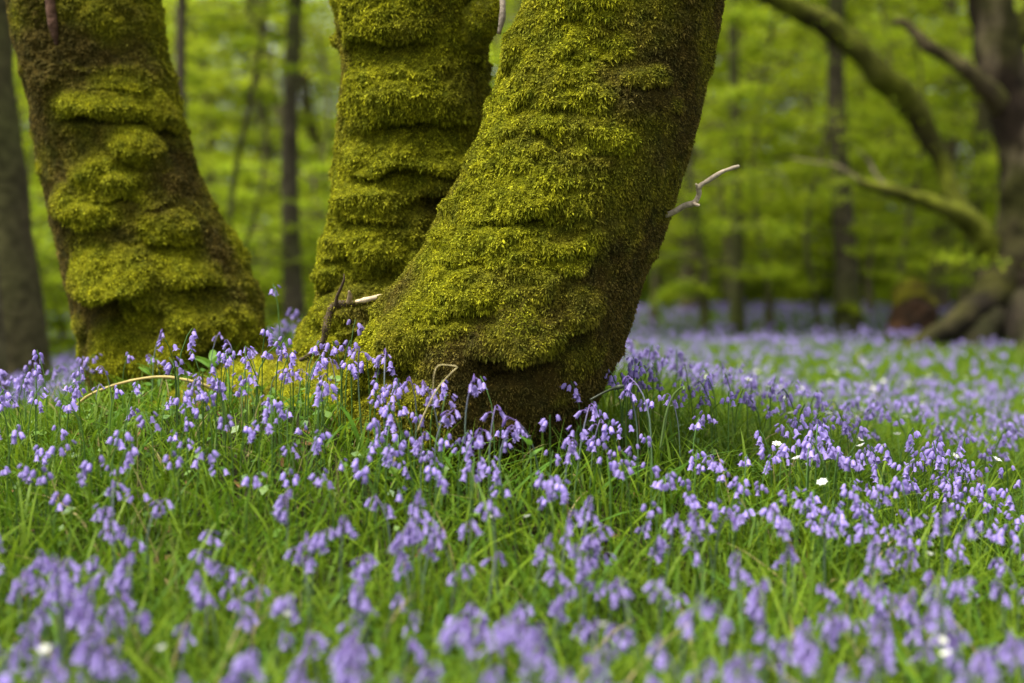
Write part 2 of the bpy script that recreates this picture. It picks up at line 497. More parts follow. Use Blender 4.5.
def zone(x, y, px, py):
    if py > 585:
        h = 'blurred near drift'
        s = 'left corner' if px < 200 else 'left half' if px < 480 else 'middle' if px < 640 else 'right half' if px < 860 else 'right corner'
        return f'{s} of the {h}', 'bluebells in the blurred near drift'
    if py > 500:
        s = 'far left' if px < 170 else 'left' if px < 340 else 'centre left' if px < 500 else 'centre' if px < 660 else 'centre right' if px < 840 else 'far right'
        return f'{s} of the belt below the trunks', 'bluebells in the middle belt of the meadow'
    if px < 345:
        s = 'left photo edge' if px < 90 else 'left mossy trunk' if px < 230 else 'yellow moss bank'
        return f'grass before the {s}', 'bluebells before the left mossy trunk'
    if px < 610:
        s = 'left foot' if px < 430 else 'middle foot' if px < 520 else 'right foot'
        return f'clump at the front trunk, {s}', 'bluebells clumped at the front trunk'
    s = 'nearest the front trunk' if px < 720 else 'in the middle' if px < 860 else 'by the right edge'
    return f'sharp right-hand meadow {s}', 'bluebells of the sharp meadow on the right'

for i in ind:
    x, y = P[i]; pi = int(R.integers(0, 10))
    zl, gl = zone(x, y, tx[i], ty[i])
    sz = R.uniform(.66, 1.02)*(1-.30*math.exp(-(((x+.35)/1.0)**2+((y-3.75)/.8)**2))); tall = 'tall' if sz > .86 else 'short' if sz < .68 else 'middling'
    n = PROTOS[pi]['nb']
    side = 'facing us' if R.random() < .5 else 'facing away'
    rz = R.uniform(-PI*.9, -PI*.1) if side == 'facing us' else R.uniform(PI*.1, PI*.9)
    put_bluebell(x, y, f'{tall} {WORDN[n]}-belled bluebell nodding {"towards" if side=="facing us" else "away from"} us, {zl}', gl, pi, top=gzs[i]+PROTOS[pi]['H']*sz, rz=rz)

def raceme_template(H, nb, seed, lod):
    path, bells = raceme(H, nb, seed); g = Geo()
    st = path[::2] if lod == 0 else path[::4]
    st = np.vstack([st, path[-1]])
    tube(g, st, .0016 if lod == 0 else .0022, 4 if lod == 0 else 3, STEMC, cap=False)
    ns = 6
    for (p, e, az, tilt, kind, sc) in bells:
        if lod == 0:
            zs = np.array([0, -.004, -.013, -.0180])*.87; rs = np.array([.0012, .0045, .0048, .0096 if kind == 'open' else .0065])
        else:
            zs = np.array([.002, -.010, -.0200])*1.05; rs = np.array([.002, .0050, .0084])
        if kind == 'bud': rs = rs*.45; zs = zs*.8
        if lod == 0: ns = 8
        th = np.arange(ns)/ns*2*PI if lod == 0 else np.arange(4)/4*2*PI
        n_ = len(th); RR = np.repeat(rs[:, None], n_, 1); ZZ = np.repeat(zs[:, None], n_, 1)
        if lod == 0: RR[-1, 1::2] *= .58; ZZ[-1, 1::2] *= .82
        V = np.stack([RR*np.cos(th), RR*np.sin(th), ZZ], -1).reshape(-1, 3)*sc
        rot = np.array(Euler((0, -tilt, az), 'XYZ').to_matrix())
        V = V@rot.T+e
        ii = np.arange(len(zs)-1)[:, None]*n_; jj = np.arange(n_)[None]
        Q = np.stack([ii+jj, ii+(jj+1) % n_, ii+n_+(jj+1) % n_, ii+n_+jj], -1).reshape(-1, 4)
        g.add(V, Q, None, BELLC*random.Random(seed*7+int(az*100)).uniform(.85, 1.3))
    return np.concatenate(g.V), np.concatenate(g.Q), np.concatenate(g.K)

def replicate(g, T, root, s, rz, sh=None):
    V, Q, K = T; N = len(root)
    c, si = np.cos(rz), np.sin(rz)
    X = V[None, :, 0]*s[:, None]; Y = V[None, :, 1]*s[:, None]; Z = V[None, :, 2]*s[:, None]
    W = np.stack([X*c[:, None]-Y*si[:, None], X*si[:, None]+Y*c[:, None], Z], -1)+root[:, None]
    off = (np.arange(N)*len(V))[:, None, None]
    kk = K[None]*(R.uniform(.8, 1.2, N) if sh is None else sh)[:, None, None]
    g.add(W.reshape(-1, 3), (Q[None]+off).reshape(-1, 4), None, kk.reshape(-1, 3))

g = Geo()
T0 = [raceme_template(h, nb, 500+i, 0) for i, (h, nb) in enumerate([(.27, 5), (.25, 6), (.29, 4), (.26, 5), (.28, 7), (.27, 4)])]
T1 = [raceme_template(h, nb, 600+i, 1) for i, (h, nb) in enumerate([(.27, 5), (.25, 6), (.28, 7), (.26, 5)])]
Pr = P[rest]; which = R.integers(0, 6, len(Pr))
for k in range(6):
    S = Pr[which == k]; replicate(g, T0[k], np.c_[S, ground(S[:, 0], S[:, 1])-.005], R.uniform(.75, 1.05, len(S)), R.uniform(0, 2*PI, len(S)))
for (y0, y1, per, sc) in ((6.5, 12, 100, .90), (12, 18, 42, .95), (18, 25, 28, 1.0)):
    ar = .40*(y1**2-y0**2)+.9*2*(y1-y0)*.5; n = int(ar*per)
    S = trap(n*2, y0, y1, .40, .9); S = S[R.random(len(S)) < density(S[:, 0], S[:, 1])*(.42 if y0 < 10 else .36)]
    S = S[free(S[:, 0], S[:, 1], .05)]
    wk = R.integers(0, 4, len(S))
    for k in range(4):
        s_ = S[wk == k]; replicate(g, T1[k], np.c_[s_, ground(s_[:, 0], s_[:, 1])-.005], R.uniform(.8, 1.05, len(s_))*sc, R.uniform(0, 2*PI, len(s_)))
tag(g.build('bluebell_carpet', M_BELL), 'violet carpet of far bluebells spreading out under the trees', 'bluebells', kind='stuff')

# ------------------------------------------------------------------ white flowers (stitchwort / anemone)
def white_proto(np_, seed):
    r = random.Random(seed); root = link('white_flower', None); H = .20
    g = Geo(); tube(g, [(0, 0, 0), (.003, 0, H*.5), (.012, 0, H)], [.0012, .0011, .0009], 5, STEMC)
    kids = [g.build('stem', M_STEM, root)]
    b = Geo(); c0 = np.array([.012, 0, H])
    for k in range(np_):
        a = k/np_*2*PI; d = np.array([math.cos(a), math.sin(a), .35]); s = np.array([-math.sin(a), math.cos(a), 0])
        V = [c0, c0+d*.006-s*.0035, c0+d*.006+s*.0035, c0+d*.011-s*.0045+[0, 0, .0005], c0+d*.011+s*.0045+[0, 0, .0005], c0+d*.0155-[0, 0, .001]]
        b.add(V, [[1, 2, 4, 3]], [[0, 2, 1], [3, 4, 5]], (.78, .79, .74))
    kids.append(b.build('blossom', M_WHITE, root))
    e = Geo(); tube(e, [c0, c0+[0, 0, .004]], [.0024, .0016], 6, (.55, .50, .10)); kids.append(e.build('flower_centre', M_WHITE, root))
    for k in range(3):
        a = np.array([k*2.1+r.random()]); lg = Geo()
        lg.add(*blades(np.array([[.004, 0, H*.5]]), np.array([.05]), np.array([.011]), a, np.array([.5]), np.array([[.09, .18, .02]]), 4, lean=np.array([1.0])))
        kids.append(lg.build('leaf', M_GRASS, root))
    KIDS[root.name] = kids
    return dict(root=root, first=True, H=H)
WP = [white_proto(6, 1), white_proto(5, 2), white_proto(7, 3)]
WH = [(520, 508, 2.75, 'left one of the two white flowers under the front trunk'), (548, 514, 2.75, 'right one of the two white flowers under the front trunk'),
      (776, 500, 3.1, 'single white flower amid the sharp bluebells right of centre'), (898, 550, 2.55, 'single white flower above the lower right bluebells'),
      (890, 622, 2.0, 'soft white flower, middle of three near the bottom right corner'), (876, 618, 2.0, 'soft white flower, leftmost of three near the bottom right corner'), (1002, 640, 1.95, 'soft white flower, rightmost near the bottom right corner'),
      (597, 628, 1.9, 'blurred white flower in the near drift at the bottom middle'), (95, 605, 2.0, 'blurred white flower in the near drift at the bottom left corner'),
      (240, 632, 1.9, 'blurred white flower left of the bottom middle'), (190, 590, 1.9, 'blurred white flower in the left of the near drift')]
def put_white(px, py, d, lab, grp):
    pr = WP[int(R.integers(0, 3))]; p = at(px, py, d)
    if pr['first']: o = pr['root']; pr['first'] = False
    else: o = copy_tree(pr['root'])
    z = gz(p[0], p[1]); s = float(np.clip((p[2]-z)/pr['H'], .5, 1.7))
    o.location = (p[0], p[1], z-.002); q = .55 if d < 2.6 else .8; o.scale = (q, q, s); o.rotation_euler = (R.uniform(.25, .7), R.normal()*.15, R.uniform(0, 6.28))
    tag(o, lab, 'white flower', grp)
for w in WH: put_white(*w, 'white flowers in the near meadow')
for i in range(70):
    d = R.uniform(3.0, 8.5); px = R.normal(860, 75) if R.random() < .7 else R.uniform(650, 1015)
    z = R.uniform(.19, .26); p = at(px, 400, d); py = proj(np.array([p[0], d, gz(p[0], d)+z]))[1][0]
    band = 'near' if d < 4.4 else 'middle' if d < 5.9 else 'far'
    side = 'by the right edge' if px > 930 else 'left of the old tree' if px > 800 else 'just right of the mossy trunks'
    put_white(px, py, d, f'pale white flower of the {band} scatter {side}', f'white flowers of the {band} scatter {side}')

# ------------------------------------------------------------------ the mossy tree
def rows_interp(prof, py):
    a = np.array(prof, float); return np.interp(py, a[:, 0], a[:, 1]), np.interp(py, a[:, 0], a[:, 2])

def moss_colors(P, green, seed):
    """albedo: yellow-green cushions, darker green mats, brown dead moss; follows where the moss grows, not the light"""
    n1 = fbm(P*7, 4, seed)*.75+.5; n2 = fbm(P*45, 2, seed+3)*.5+.5
    Y = np.array([.430, .415, .014]); G = np.array([.115, .140, .008]); B = np.array([.165, .115, .022]); D = np.array([.060, .060, .014])
    n3 = fbm(P*np.array([3, 3, 5]), 2, seed+9)
    g = np.clip(green+(n1-.5)*1.15-.45*sstep(.05, .45, n3), 0, 1)[:, None]
    c = G*(1-n2[:, None])+Y*n2[:, None]
    br = D*(1-n2[:, None])+B*n2[:, None]
    return c*g+br*(1-g)

def mossy_trunk(parent, name, prof, depth, cushions, seed, greenfn, nrand=60, nu=420, frond_n=90000, calm=None, top=3.6, lean=None, aflat=.92, twigs=(), flare=None, basez=None):
    """prof: (py, px left, px right) of the outline; made a round trunk with real radius at that distance"""
    a = np.array(prof, float)
    zs_p = np.array([at(0, py, depth)[2] for py in a[:, 0]])
    xs = np.array([(at(l, py, depth)[0]+at(r, py, depth)[0])/2 for py, l, r in a])
    rs = np.array([(at(r, py, depth)[0]-at(l, py, depth)[0])/2 for py, l, r in a])
    o = np.argsort(zs_p); zs_p, xs, rs = zs_p[o], xs[o], rs[o]
    ztop_vis = zs_p[-1]
    slope = (xs[-1]-xs[-4])/(zs_p[-1]-zs_p[-4])
    zb = zs_p[0]
    zv = np.concatenate([np.arange(zb-.12, ztop_vis+.15, .0032), np.arange(ztop_vis+.15, top, .03)])
    def cx(z):
        x = np.interp(z, zs_p, xs); up = np.maximum(0, z-ztop_vis)
        return x+slope*up*(1-.12*up)
    def rr(z):
        r = np.interp(z, zs_p, rs)-.011; up = np.maximum(0, z-ztop_vis)
        lo = np.maximum(0, zb-z)
        return r*(1-.12*up)+lo*.9
    def smooth(f, z): return (f(z-.03)+f(z-.015)+f(z)+f(z+.015)+f(z+.03))/5
    lean_y = (lambda z: 0*z) if lean is None else lean
    th = np.arange(nu)/nu*2*PI
    Z, TH = np.meshgrid(zv, th, indexing='ij'); Z = Z.ravel(); TH = TH.ravel()
    RX = smooth(rr, Z); CXs = smooth(cx, Z); CYs = depth+lean_y(Z)
    base = np.stack([CXs+RX*np.cos(TH), CYs+RX*aflat*np.sin(TH), Z], 1)
    nrm = unit(np.stack([np.cos(TH), np.sin(TH)/aflat, -slope*.3*np.cos(TH)], 1))
    # large forms
    amp = .022*fbm(base*4.5, 3, seed)+.010*fbm(base*13, 3, seed+1)
    droop = np.zeros(len(Z)); cmask = np.zeros(len(Z))
    wz = .022*fbm(base*16, 2, seed+7)+.05*fbm(base*5, 2, seed+8)          # wavy lips
    rnd = random.Random(seed)
    cl = []
    for (px, py, hw, hh, am) in cushions:
        zl = at(px, py, depth)[2]; X = at(px, py, depth)[0]
        c = float(np.clip((X-float(smooth(cx, np.array([zl]))[0]))/float(smooth(rr, np.array([zl]))[0]), -.97, .97))
        cl.append((-math.acos(c), zl, hw*depth/FPX, hh*depth/FPX, am*1.45))
    for k in range(nrand):
        zl = rnd.uniform(zb, ztop_vis+.1); cl.append((rnd.uniform(-PI, PI), zl, rnd.uniform(.02, .065), rnd.uniform(.02, .05), rnd.uniform(.004, .018)))
    rmean = rs.mean()
    for (tc_, zl, hw, hh, am) in cl:
        sel = np.abs(Z-zl-hh*.4) < hh*1.6+.04
        dth = (TH[sel]-tc_+PI) % (2*PI)-PI
        ds = np.abs(dth)*RX[sel]/hw
        lat = np.clip(1-ds**2, 0, 1)**.7
        dz = (Z[sel]-zl-wz[sel]+.35*hh*ds**2)/hh
        pr = np.where(dz >= 0, np.clip(1-dz, 0, 1)**1.2, np.clip(1+dz/.14, 0, 1)**.8)
        v = am*lat*pr
        cur = amp[sel]; 
        amp[sel] = cur+v
        droop[sel] += .75*v*np.where(dz < .35, 1, np.clip(1.35-dz, 0, 1))
        cmask[sel] = np.maximum(cmask[sel], lat*np.clip(1-np.abs(dz-.35)/.75, 0, 1)*min(1, am/.012))
        # hollow beneath the lip
        dz2 = (Z[sel]-(zl-.30*hh))/(hh*.55)
        amp[sel] -= .85*am*lat*np.clip(1-dz2**2, 0, 1)
    # puffy small cushions
    pu = 1-np.clip(worley(base*np.array([1, 1, 1.25])*22, seed+11), 0, 1)**1.5
    pv = 1-np.clip(worley(base*np.array([1, 1, 1.3])*55, seed+13), 0, 1)**1.5
    mnoise = fbm(base*5, 3, seed+19)
    patch = sstep(-.25, .35, mnoise+.6*cmask)
    pl_ = 1-np.clip(worley(base*np.array([1, 1, .8])*9, seed+10), 0, 1)**1.6
    amp = amp+.020*(pl_-.5)
    pw = 1-np.clip(worley(base*115, seed+15), 0, 1)**1.5
    amp = amp+(.018*pu+.018*pv)*(.35+.65*patch)+.009*pw+.003*fbm(base*150, 2, seed+23)
    if calm is not None:
        cf = calm(TH); amp = amp*cf; droop = droop*cf
    V = base+nrm*amp[:, None]
    V[:, 2] -= droop
    nv = len(zv)
    i = np.arange(nv-1)[:, None]*nu; j = np.arange(nu)[None]; j2 = (j+1) % nu
    Q = np.stack([i+j, i+j2, i+nu+j2, i+nu+j], -1).reshape(-1, 4)
    green = greenfn(base, nrm, cmask, patch, TH)
    K = moss_colors(base, green, seed)*.34
    g = Geo(); g.add(V, Q, None, K)
    capi = np.arange(nu)+(nv-1)*nu
    g.add(np.vstack([V[capi], V[capi].mean(0)]), None, np.stack([np.arange(nu), (np.arange(nu)+1) % nu, np.full(nu, nu)], 1), (.18, .13, .08))
    tr = g.build(name, M_MAT, parent)
    # moss fronds over the whole surface
    A, B_, D = V[Q[:, 0]], V[Q[:, 1]], V[Q[:, 3]]
    fn = np.cross(B_-A, D-A); ar = np.linalg.norm(fn, axis=1); fn = fn/np.maximum(ar, 1e-12)[:, None]
    cen = (A+B_+D)/3
    wgt = ar*(.3+.7*(cen[:, 2] < ztop_vis+.12))*(.25+.75*(fn[:, 1] < .35))
    wgt = wgt*(.30+.70*np.clip(green[Q[:, 0]]*1.3, 0, 1))
    cs = np.cumsum(wgt); cs /= cs[-1]
    f = np.searchsorted(cs, R.random(frond_n))
    u, v = R.random((2, frond_n, 1))
    P0 = V[Q[f, 0]]*(1-u)*(1-v)+V[Q[f, 1]]*u*(1-v)+V[Q[f, 2]]*u*v+V[Q[f, 3]]*(1-u)*v
    N0 = fn[f]
    gr = green[Q[f, 0]]
    under = np.clip(-N0[:, 2]+.25, 0, 1)
    ln = R.uniform(.0028, .0068, frond_n)*(1+1.1*under*R.random(frond_n))*(.8+.4*gr)
    dirv = unit(N0*.9+R.normal(size=(frond_n, 3))*.6+np.array([0, 0, -1])*(.10+.9*under)[:, None])
    sd = unit(np.cross(dirv, R.normal(size=(frond_n, 3))))
    w = R.uniform(.0009, .0019, frond_n)[:, None]
    tip = P0+dirv*ln[:, None]+np.array([0, 0, -1])*(ln*.25)[:, None]
    mid = P0+dirv*(ln*.55)[:, None]
    FV = np.stack([P0-sd*w*.7, P0+sd*w*.7, mid+sd*w, tip, mid-sd*w], 1).reshape(-1, 3)
    idx = (np.arange(frond_n)*5)[:, None]
    colf = moss_colors(P0, gr, seed)*R.uniform(.4, 1.55, (frond_n, 1))
    kf = np.stack([colf*.8, colf*.8, colf, colf*1.12, colf], 1).reshape(-1, 3)
    fg = Geo(); fg.add(FV, idx+np.array([[0, 1, 2, 4]]), idx+np.array([[4, 2, 3]]), kf)
    fg.build('moss', M_MOSS, tr, smooth=False)
    return tr

tree = thing('mossy_tree', (0, 0, 0), 'big three-stemmed tree with thick green moss on its leaning trunks', 'tree')
D1, D2, D3 = 3.5, 4.02, 4.4
prof_front = [(-60, 536, 736), (0, 527, 722), (40, 517, 716), (80, 510, 708), (100, 499, 703), (125, 488, 697), (150, 474, 690), (200, 449, 677), (240, 428, 662), (280, 404, 646), (300, 391, 637), (340, 372, 627), (380, 352, 609), (420, 340, 586), (445, 334, 560), (470, 330, 552)]
cush_front = [(522, 58, 20, 34, .012), (520, 208, 40, 30, .034), (520, 340, 46, 44, .040), (508, 354, 14, 26, .028), (566, 318, 30, 40, .03), (410, 342, 34, 46, .040), (376, 372, 24, 30, .026),
              (470, 300, 40, 26, .014), (600, 150, 30, 20, .012), (640, 90, 30, 16, .010), (575, 110, 34, 24, .014), (480, 250, 34, 28, .016), (560, 255, 30, 22, .014), (600, 60, 28, 18, .012), (580, 20, 34, 22, .014)]
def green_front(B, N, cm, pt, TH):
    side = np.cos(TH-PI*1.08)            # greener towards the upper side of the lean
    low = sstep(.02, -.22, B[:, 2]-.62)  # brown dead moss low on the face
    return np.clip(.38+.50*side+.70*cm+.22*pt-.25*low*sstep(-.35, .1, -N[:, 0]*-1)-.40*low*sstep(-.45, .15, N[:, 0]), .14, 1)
prof_mid = [(-60, 326, 512), (0, 334, 490), (30, 338, 484), (50, 344, 480), (100, 345, 484), (150, 345, 486), (180, 341, 480), (200, 339, 476), (230, 334, 470), (255, 326, 466), (280, 330, 466), (295, 320, 470), (315, 308, 476), (330, 301, 480), (350, 296, 484), (375, 288, 488)]
cush_mid = [(415, 112, 66, 56, .036), (405, 160, 64, 40, .034), (372, 205, 42, 36, .032), (350, 245, 30, 26, .026), (340, 276, 22, 24, .028), (380, 262, 34, 28, .022), (440, 190, 40, 34, .024), (340, 315, 34, 24, .022), (385, 310, 34, 22, .016), (390, 44, 50, 40, .022), (330, 342, 34, 26, .020)]
def green_mid(B, N, cm, pt, TH):
    return np.clip(.72+.25*cm+.2*pt+.18*np.cos(TH-PI*1.2)-.15, .1, 1)
prof_left = [(-60, 2, 140), (0, 8, 148), (50, 15, 157), (100, 28, 170), (150, 37, 186), (200, 48, 208), (250, 58, 231), (300, 69, 251), (340, 79, 264), (380, 88, 273), (405, 92, 280), (430, 92, 288)]
cush_left = [(130, 82, 30, 22, .016), (123, 116, 50, 20, .022), (152, 156, 30, 26, .028), (132, 184, 46, 28, .032), (102, 211, 42, 22, .038), (185, 235, 30, 30, .020), (135, 286, 46, 36, .046), (158, 308, 24, 24, .030), (98, 326, 20, 24, .032), (160, 360, 60, 42, .042), (215, 330, 36, 50, .024), (205, 280, 34, 34, .022), (165, 120, 20, 30, .018)]
def green_left(B, N, cm, pt, TH):
    side = np.cos(TH-PI*1.92)
    return np.clip(.20+.46*side+.85*cm+.18*pt, .05, 1)
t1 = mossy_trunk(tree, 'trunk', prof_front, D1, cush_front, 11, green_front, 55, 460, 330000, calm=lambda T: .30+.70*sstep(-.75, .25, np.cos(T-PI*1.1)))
t1['label'] = 'thick front trunk leaning right with bright moss on its left side'
t2 = mossy_trunk(tree, 'trunk', prof_mid, D2, cush_mid, 23, green_mid, 30, 380, 180000)
t2['label'] = 'upright middle trunk with rounded moss cushions, standing behind'
t3 = mossy_trunk(tree, 'trunk', prof_left, D3, [(a, b, c, d, e*1.35) for a, b, c, d, e in cush_left], 37, green_left, 40, 400, 200000, calm=lambda T: .35+.65*sstep(-.75, .1, np.cos(T-PI*1.9)))
t3['label'] = 'dark trunk leaning left with shelf-like moss cushions'

# mossy root bank joining the trunks
def root_bank():
    nx, ny = 300, 260
    X, Y = np.meshgrid(np.linspace(-1.30, .25, nx), np.linspace(3.35, 4.75, ny))
    x = X.ravel(); y = Y.ravel()
    f = np.exp(-(((x+.55)/.52)**2+((y-3.95)/.40)**2)**1.4)
    for (a, b, r) in ((-.27, 4.05, .36), (-.95, 4.45, .36), (-.10, 3.60, .32)):
        f = np.maximum(f, .75*np.exp(-(((x-a)**2+(y-b)**2)/r**2)**1.8))
    z = ground(x, y)-.05+.10*f
    P_ = np.stack([x, y, z], 1)
    pu = 1-np.clip(worley(P_*14, 3), 0, 1)**1.6; pv = 1-np.clip(worley(P_*45, 4), 0, 1)**1.5
    z = z+f*(.035*pu+.010*pv)-.02*(1-f); P_[:, 2] = z
    i = np.arange(ny-1)[:, None]*nx; j = np.arange(nx-1)[None]
    Q = np.stack([i+j, i+j+1, i+nx+j+1, i+nx+j], -1).reshape(-1, 4)
    gr = np.clip(.65+.4*fbm(P_*4, 2, 8), 0, 1)
    g = Geo(); g.add(P_, Q, None, moss_colors(P_, gr, 5)*.6); o = g.build('root_bank', M_MAT, tree)
    n = 60000; k = R.integers(0, len(Q), n*2); k = k[R.random(n*2) < f[Q[k, 0]]*1.4][:n]; n = len(k)
    p0 = P_[Q[k, 0]]+R.uniform(-.003, .003, (n, 3))
    ln = R.uniform(.006, .014, n)[:, None]; dv = unit(np.array([0, -.15, 1])+R.normal(size=(n, 3))*.6); sd = unit(np.cross(dv, R.normal(size=(n, 3))))*.0018
    V = np.stack([p0-sd, p0+sd, p0+dv*ln], 1).reshape(-1, 3)
    col = moss_colors(p0, gr[Q[k, 0]], 5)*R.uniform(.8, 1.4, (n, 1))
    Geo().add(V, None, np.arange(3*n).reshape(-1, 3), np.repeat(col, 3, 0)).build('moss', M_MOSS, o, smooth=False)
root_bank()

def frond_cover(parent, me, n, seed, green=.75, l0=.005, l1=.011):
    r = np.random.default_rng(seed); nv = len(me.vertices); V = np.empty(nv*3, np.float32); me.vertices.foreach_get('co', V); V = V.reshape(-1, 3).astype(float)
    Q = np.array([list(p.vertices) for p in me.polygons if len(p.vertices) == 4])
    a, b, d = V[Q[:, 0]], V[Q[:, 1]], V[Q[:, 3]]; fn = np.cross(b-a, d-a); ar = np.linalg.norm(fn, axis=1); fn /= np.maximum(ar, 1e-12)[:, None]
    c = V[Q].mean(1); ctr = c.mean(0)
    cs = np.cumsum(ar); f = np.searchsorted(cs/cs[-1], r.random(n)); u = r.random((2, n, 1))
    p = V[Q[f, 0]]*(1-u[0])*(1-u[1])+V[Q[f, 1]]*u[0]*(1-u[1])+V[Q[f, 2]]*u[0]*u[1]+V[Q[f, 3]]*(1-u[0])*u[1]
    nn = fn[f]
    dv = unit(nn*.9+r.normal(size=(n, 3))*.6+[0, 0, -.2]); ln = r.uniform(l0, l1, n)[:, None]; sd = unit(np.cross(dv, r.normal(size=(n, 3))))*.002
    W = np.stack([p-sd, p+sd, p+dv*ln], 1).reshape(-1, 3)
    col = moss_colors(p, np.clip(green+.3*fbm(p*8, 2, seed), 0, 1), 5)*r.uniform(.8, 1.4, (n, 1))
    return Geo().add(W, None, np.arange(3*n).reshape(-1, 3), np.repeat(col, 3, 0)).build('moss', M_MOSS, parent, smooth=False)

def twig(parent, pts, name='dead_twig', mat=None, col=(.42, .34, .24), n=9, rsc=1.0, seed=1, label=None, m=36, moss=None):
    """pts rows: px, py, depth, radius in px"""
    P3 = np.array([list(at(a, b, c))+[r*c/FPX] for a, b, c, r in pts])
    S = smooth_path(P3, m); g = Geo()
    S[:, 3] = np.maximum(S[:, 3], .0008)
    bumps = 1+.22*fbm(S[:, :3]*60, 2, seed)
    cc = np.array(col)*(1+.3*fbm(S[:, :3]*40, 2, seed+2))[:, None]
    tube(g, S[:, :3], S[:, 3]*bumps*rsc, n, cc, wob=.12, seed=seed)
    o = g.build(name, mat or M_TWIG, parent)
    if label: o['label'] = label
    return o
# pale snapped twig right of the front trunk
tw1 = twig(tree, [(656, 218, 3.45, 3.2), (672, 213, 3.42, 3.2), (684, 206, 3.40, 3.4), (694, 203, 3.38, 3.2), (699, 194, 3.37, 2.8), (699, 187, 3.36, 2.7), (709, 180, 3.35, 2.4), (722, 172, 3.34, 2.1), (733, 168, 3.33, 2.0), (739, 166, 3.33, 1.6)], col=(.36, .30, .21), label='pale crooked dead twig sticking out to the right of the front trunk')
twig(tw1, [(693, 203, 3.38, 2.2), (697, 205, 3.36, 1.8), (699, 205, 3.35, 1.3)], name='stub', col=(.5, .4, .28), m=8)
twig(tw1, [(698, 188, 3.36, 2.0), (696, 184, 3.35, 1.2)], name='stub', col=(.5, .4, .28), m=6)
# dead branch between front and middle trunk
tw2 = twig(tree, [(404, 292, 3.72, 4.2), (388, 296, 3.66, 4.4), (374, 299, 3.62, 4.4), (358, 303, 3.58, 4.6), (345, 304, 3.56, 5), (334, 306, 3.56, 5.2), (329, 315, 3.56, 5), (326, 328, 3.55, 5), (324, 338, 3.55, 4.5), (318, 348, 3.55, 4), (308, 356, 3.55, 3.2), (300, 360, 3.56, 2.6)], col=(.055, .038, .020), rsc=.80, label='bent brown dead branch hooked over the gap before the middle trunk', m=60)
frond_cover(tw2, tw2.data, 1300, 71, .45, .003, .007)
twig(tw2, [(336, 306, 3.55, 3.4), (337, 297, 3.54, 3.0), (341, 288, 3.53, 2.6), (344, 280, 3.52, 2.0), (344, 274, 3.52, 1.0)], name='stub', col=(.06, .04, .022), m=14, rsc=.55)
twig(tw2, [(348, 303, 3.55, 2.6), (350, 297, 3.54, 2.2), (349, 291, 3.53, 1.0)], name='stub', col=(.30, .22, .13), m=10)
twig(tw2, [(356, 302, 3.57, 3.4), (370, 299, 3.56, 3.6), (389, 295, 3.58, 3.4), (398, 293, 3.62, 3.2)], name='bare_wood', col=(.45, .36, .24), m=20, rsc=.75)
# broken limb stub on the middle trunk top right
tw3 = twig(tree, [(462, 56, 4.0, 12), (474, 34, 3.9, 17), (484, 16, 3.86, 17), (489, 0, 3.86, 14), (493, -30, 3.9, 12), (496, -80, 3.95, 10)], name='limb', mat=M_MAT, col=(.12, .12, .015), n=40, m=90, label='mossy side limb rising from the top of the middle trunk')
frond_cover(tw3, tw3.data, 16000, 61)
twig(tw3, [(499, 34, 3.82, 2), (502, 20, 3.81, 3.2), (503, 8, 3.81, 3.0), (502, -12, 3.82, 2.5)], name='bare_wood', mat=M_BARK, col=(.30, .25, .19), m=14)
twig(tree, [(47, -30, D3-.225, 4), (51, 10, D3-.222, 5), (54, 30, D3-.220, 4.5), (57, 45, D3-.215, 2)], name='bare_wood', mat=M_BARK, col=(.065, .035, .022), n=10, m=20, label='bare reddish strip of bark at the top of the left trunk')

# a few single stalks
def stalk(name, pts, label, cat, col, mat=M_DRY):
    o = twig(None, pts, name, mat, col, 6, 1, 3, m=40); o['label'] = label; o['category'] = cat; return o
stalk('dry_stem', [(70, 412, 3.72, 1.3), (88, 396, 3.70, 1.4), (112, 386, 3.68, 1.6), (140, 379, 3.66, 1.7), (165, 377, 3.66, 1.7), (190, 381, 3.66, 1.8), (212, 388, 3.68, 2.0), (232, 396, 3.72, 1.8)], 'long tan dry stem arching before the foot of the left trunk', 'dry stem', (.38, .30, .10))
stalk('dry_stem', [(417, 432, 3.0, .6), (426, 410, 2.99, .65), (438, 388, 2.98, .65), (452, 372, 2.97, .65), (457, 367, 2.97, .6), (447, 365, 2.97, .5), (438, 366, 2.97, .5), (434, 375, 2.97, .5), (433, 392, 2.98, .4)], 'thin folded dry grass blade before the dark hollow of the front trunk', 'dry stem', (.50, .42, .20))
0 and stalk('dry_stem', [(560, 655, 1.7, 1.8), (640, 640, 1.7, 2), (700, 668, 1.72, 1.8)], 'blurred straw stem lying across the near grass at the bottom', 'dry stem', (.5, .42, .2))
stalk('flower_stalk', [(660, 450, 3.15, 1.2), (666, 415, 3.15, 1.3), (674, 395, 3.15, 1.3), (683, 387, 3.14, 1.2), (684, 390, 3.13, 1.4)], 'green arching stalk bent over right of the dark bluebell pair', 'flower stalk', (.08, .13, .03), M_STEM)
stalk('flower_stalk', [(590, 400, 3.2, 1.0), (603, 393, 3.2, 1.2), (612, 389, 3.19, 1.4), (619, 387, 3.18, 2.8), (624, 386, 3.18, 1.5)], 'stalk with a dark bud, reaching right beside the front trunk foot', 'flower stalk', (.04, .05, .03), M_STEM)

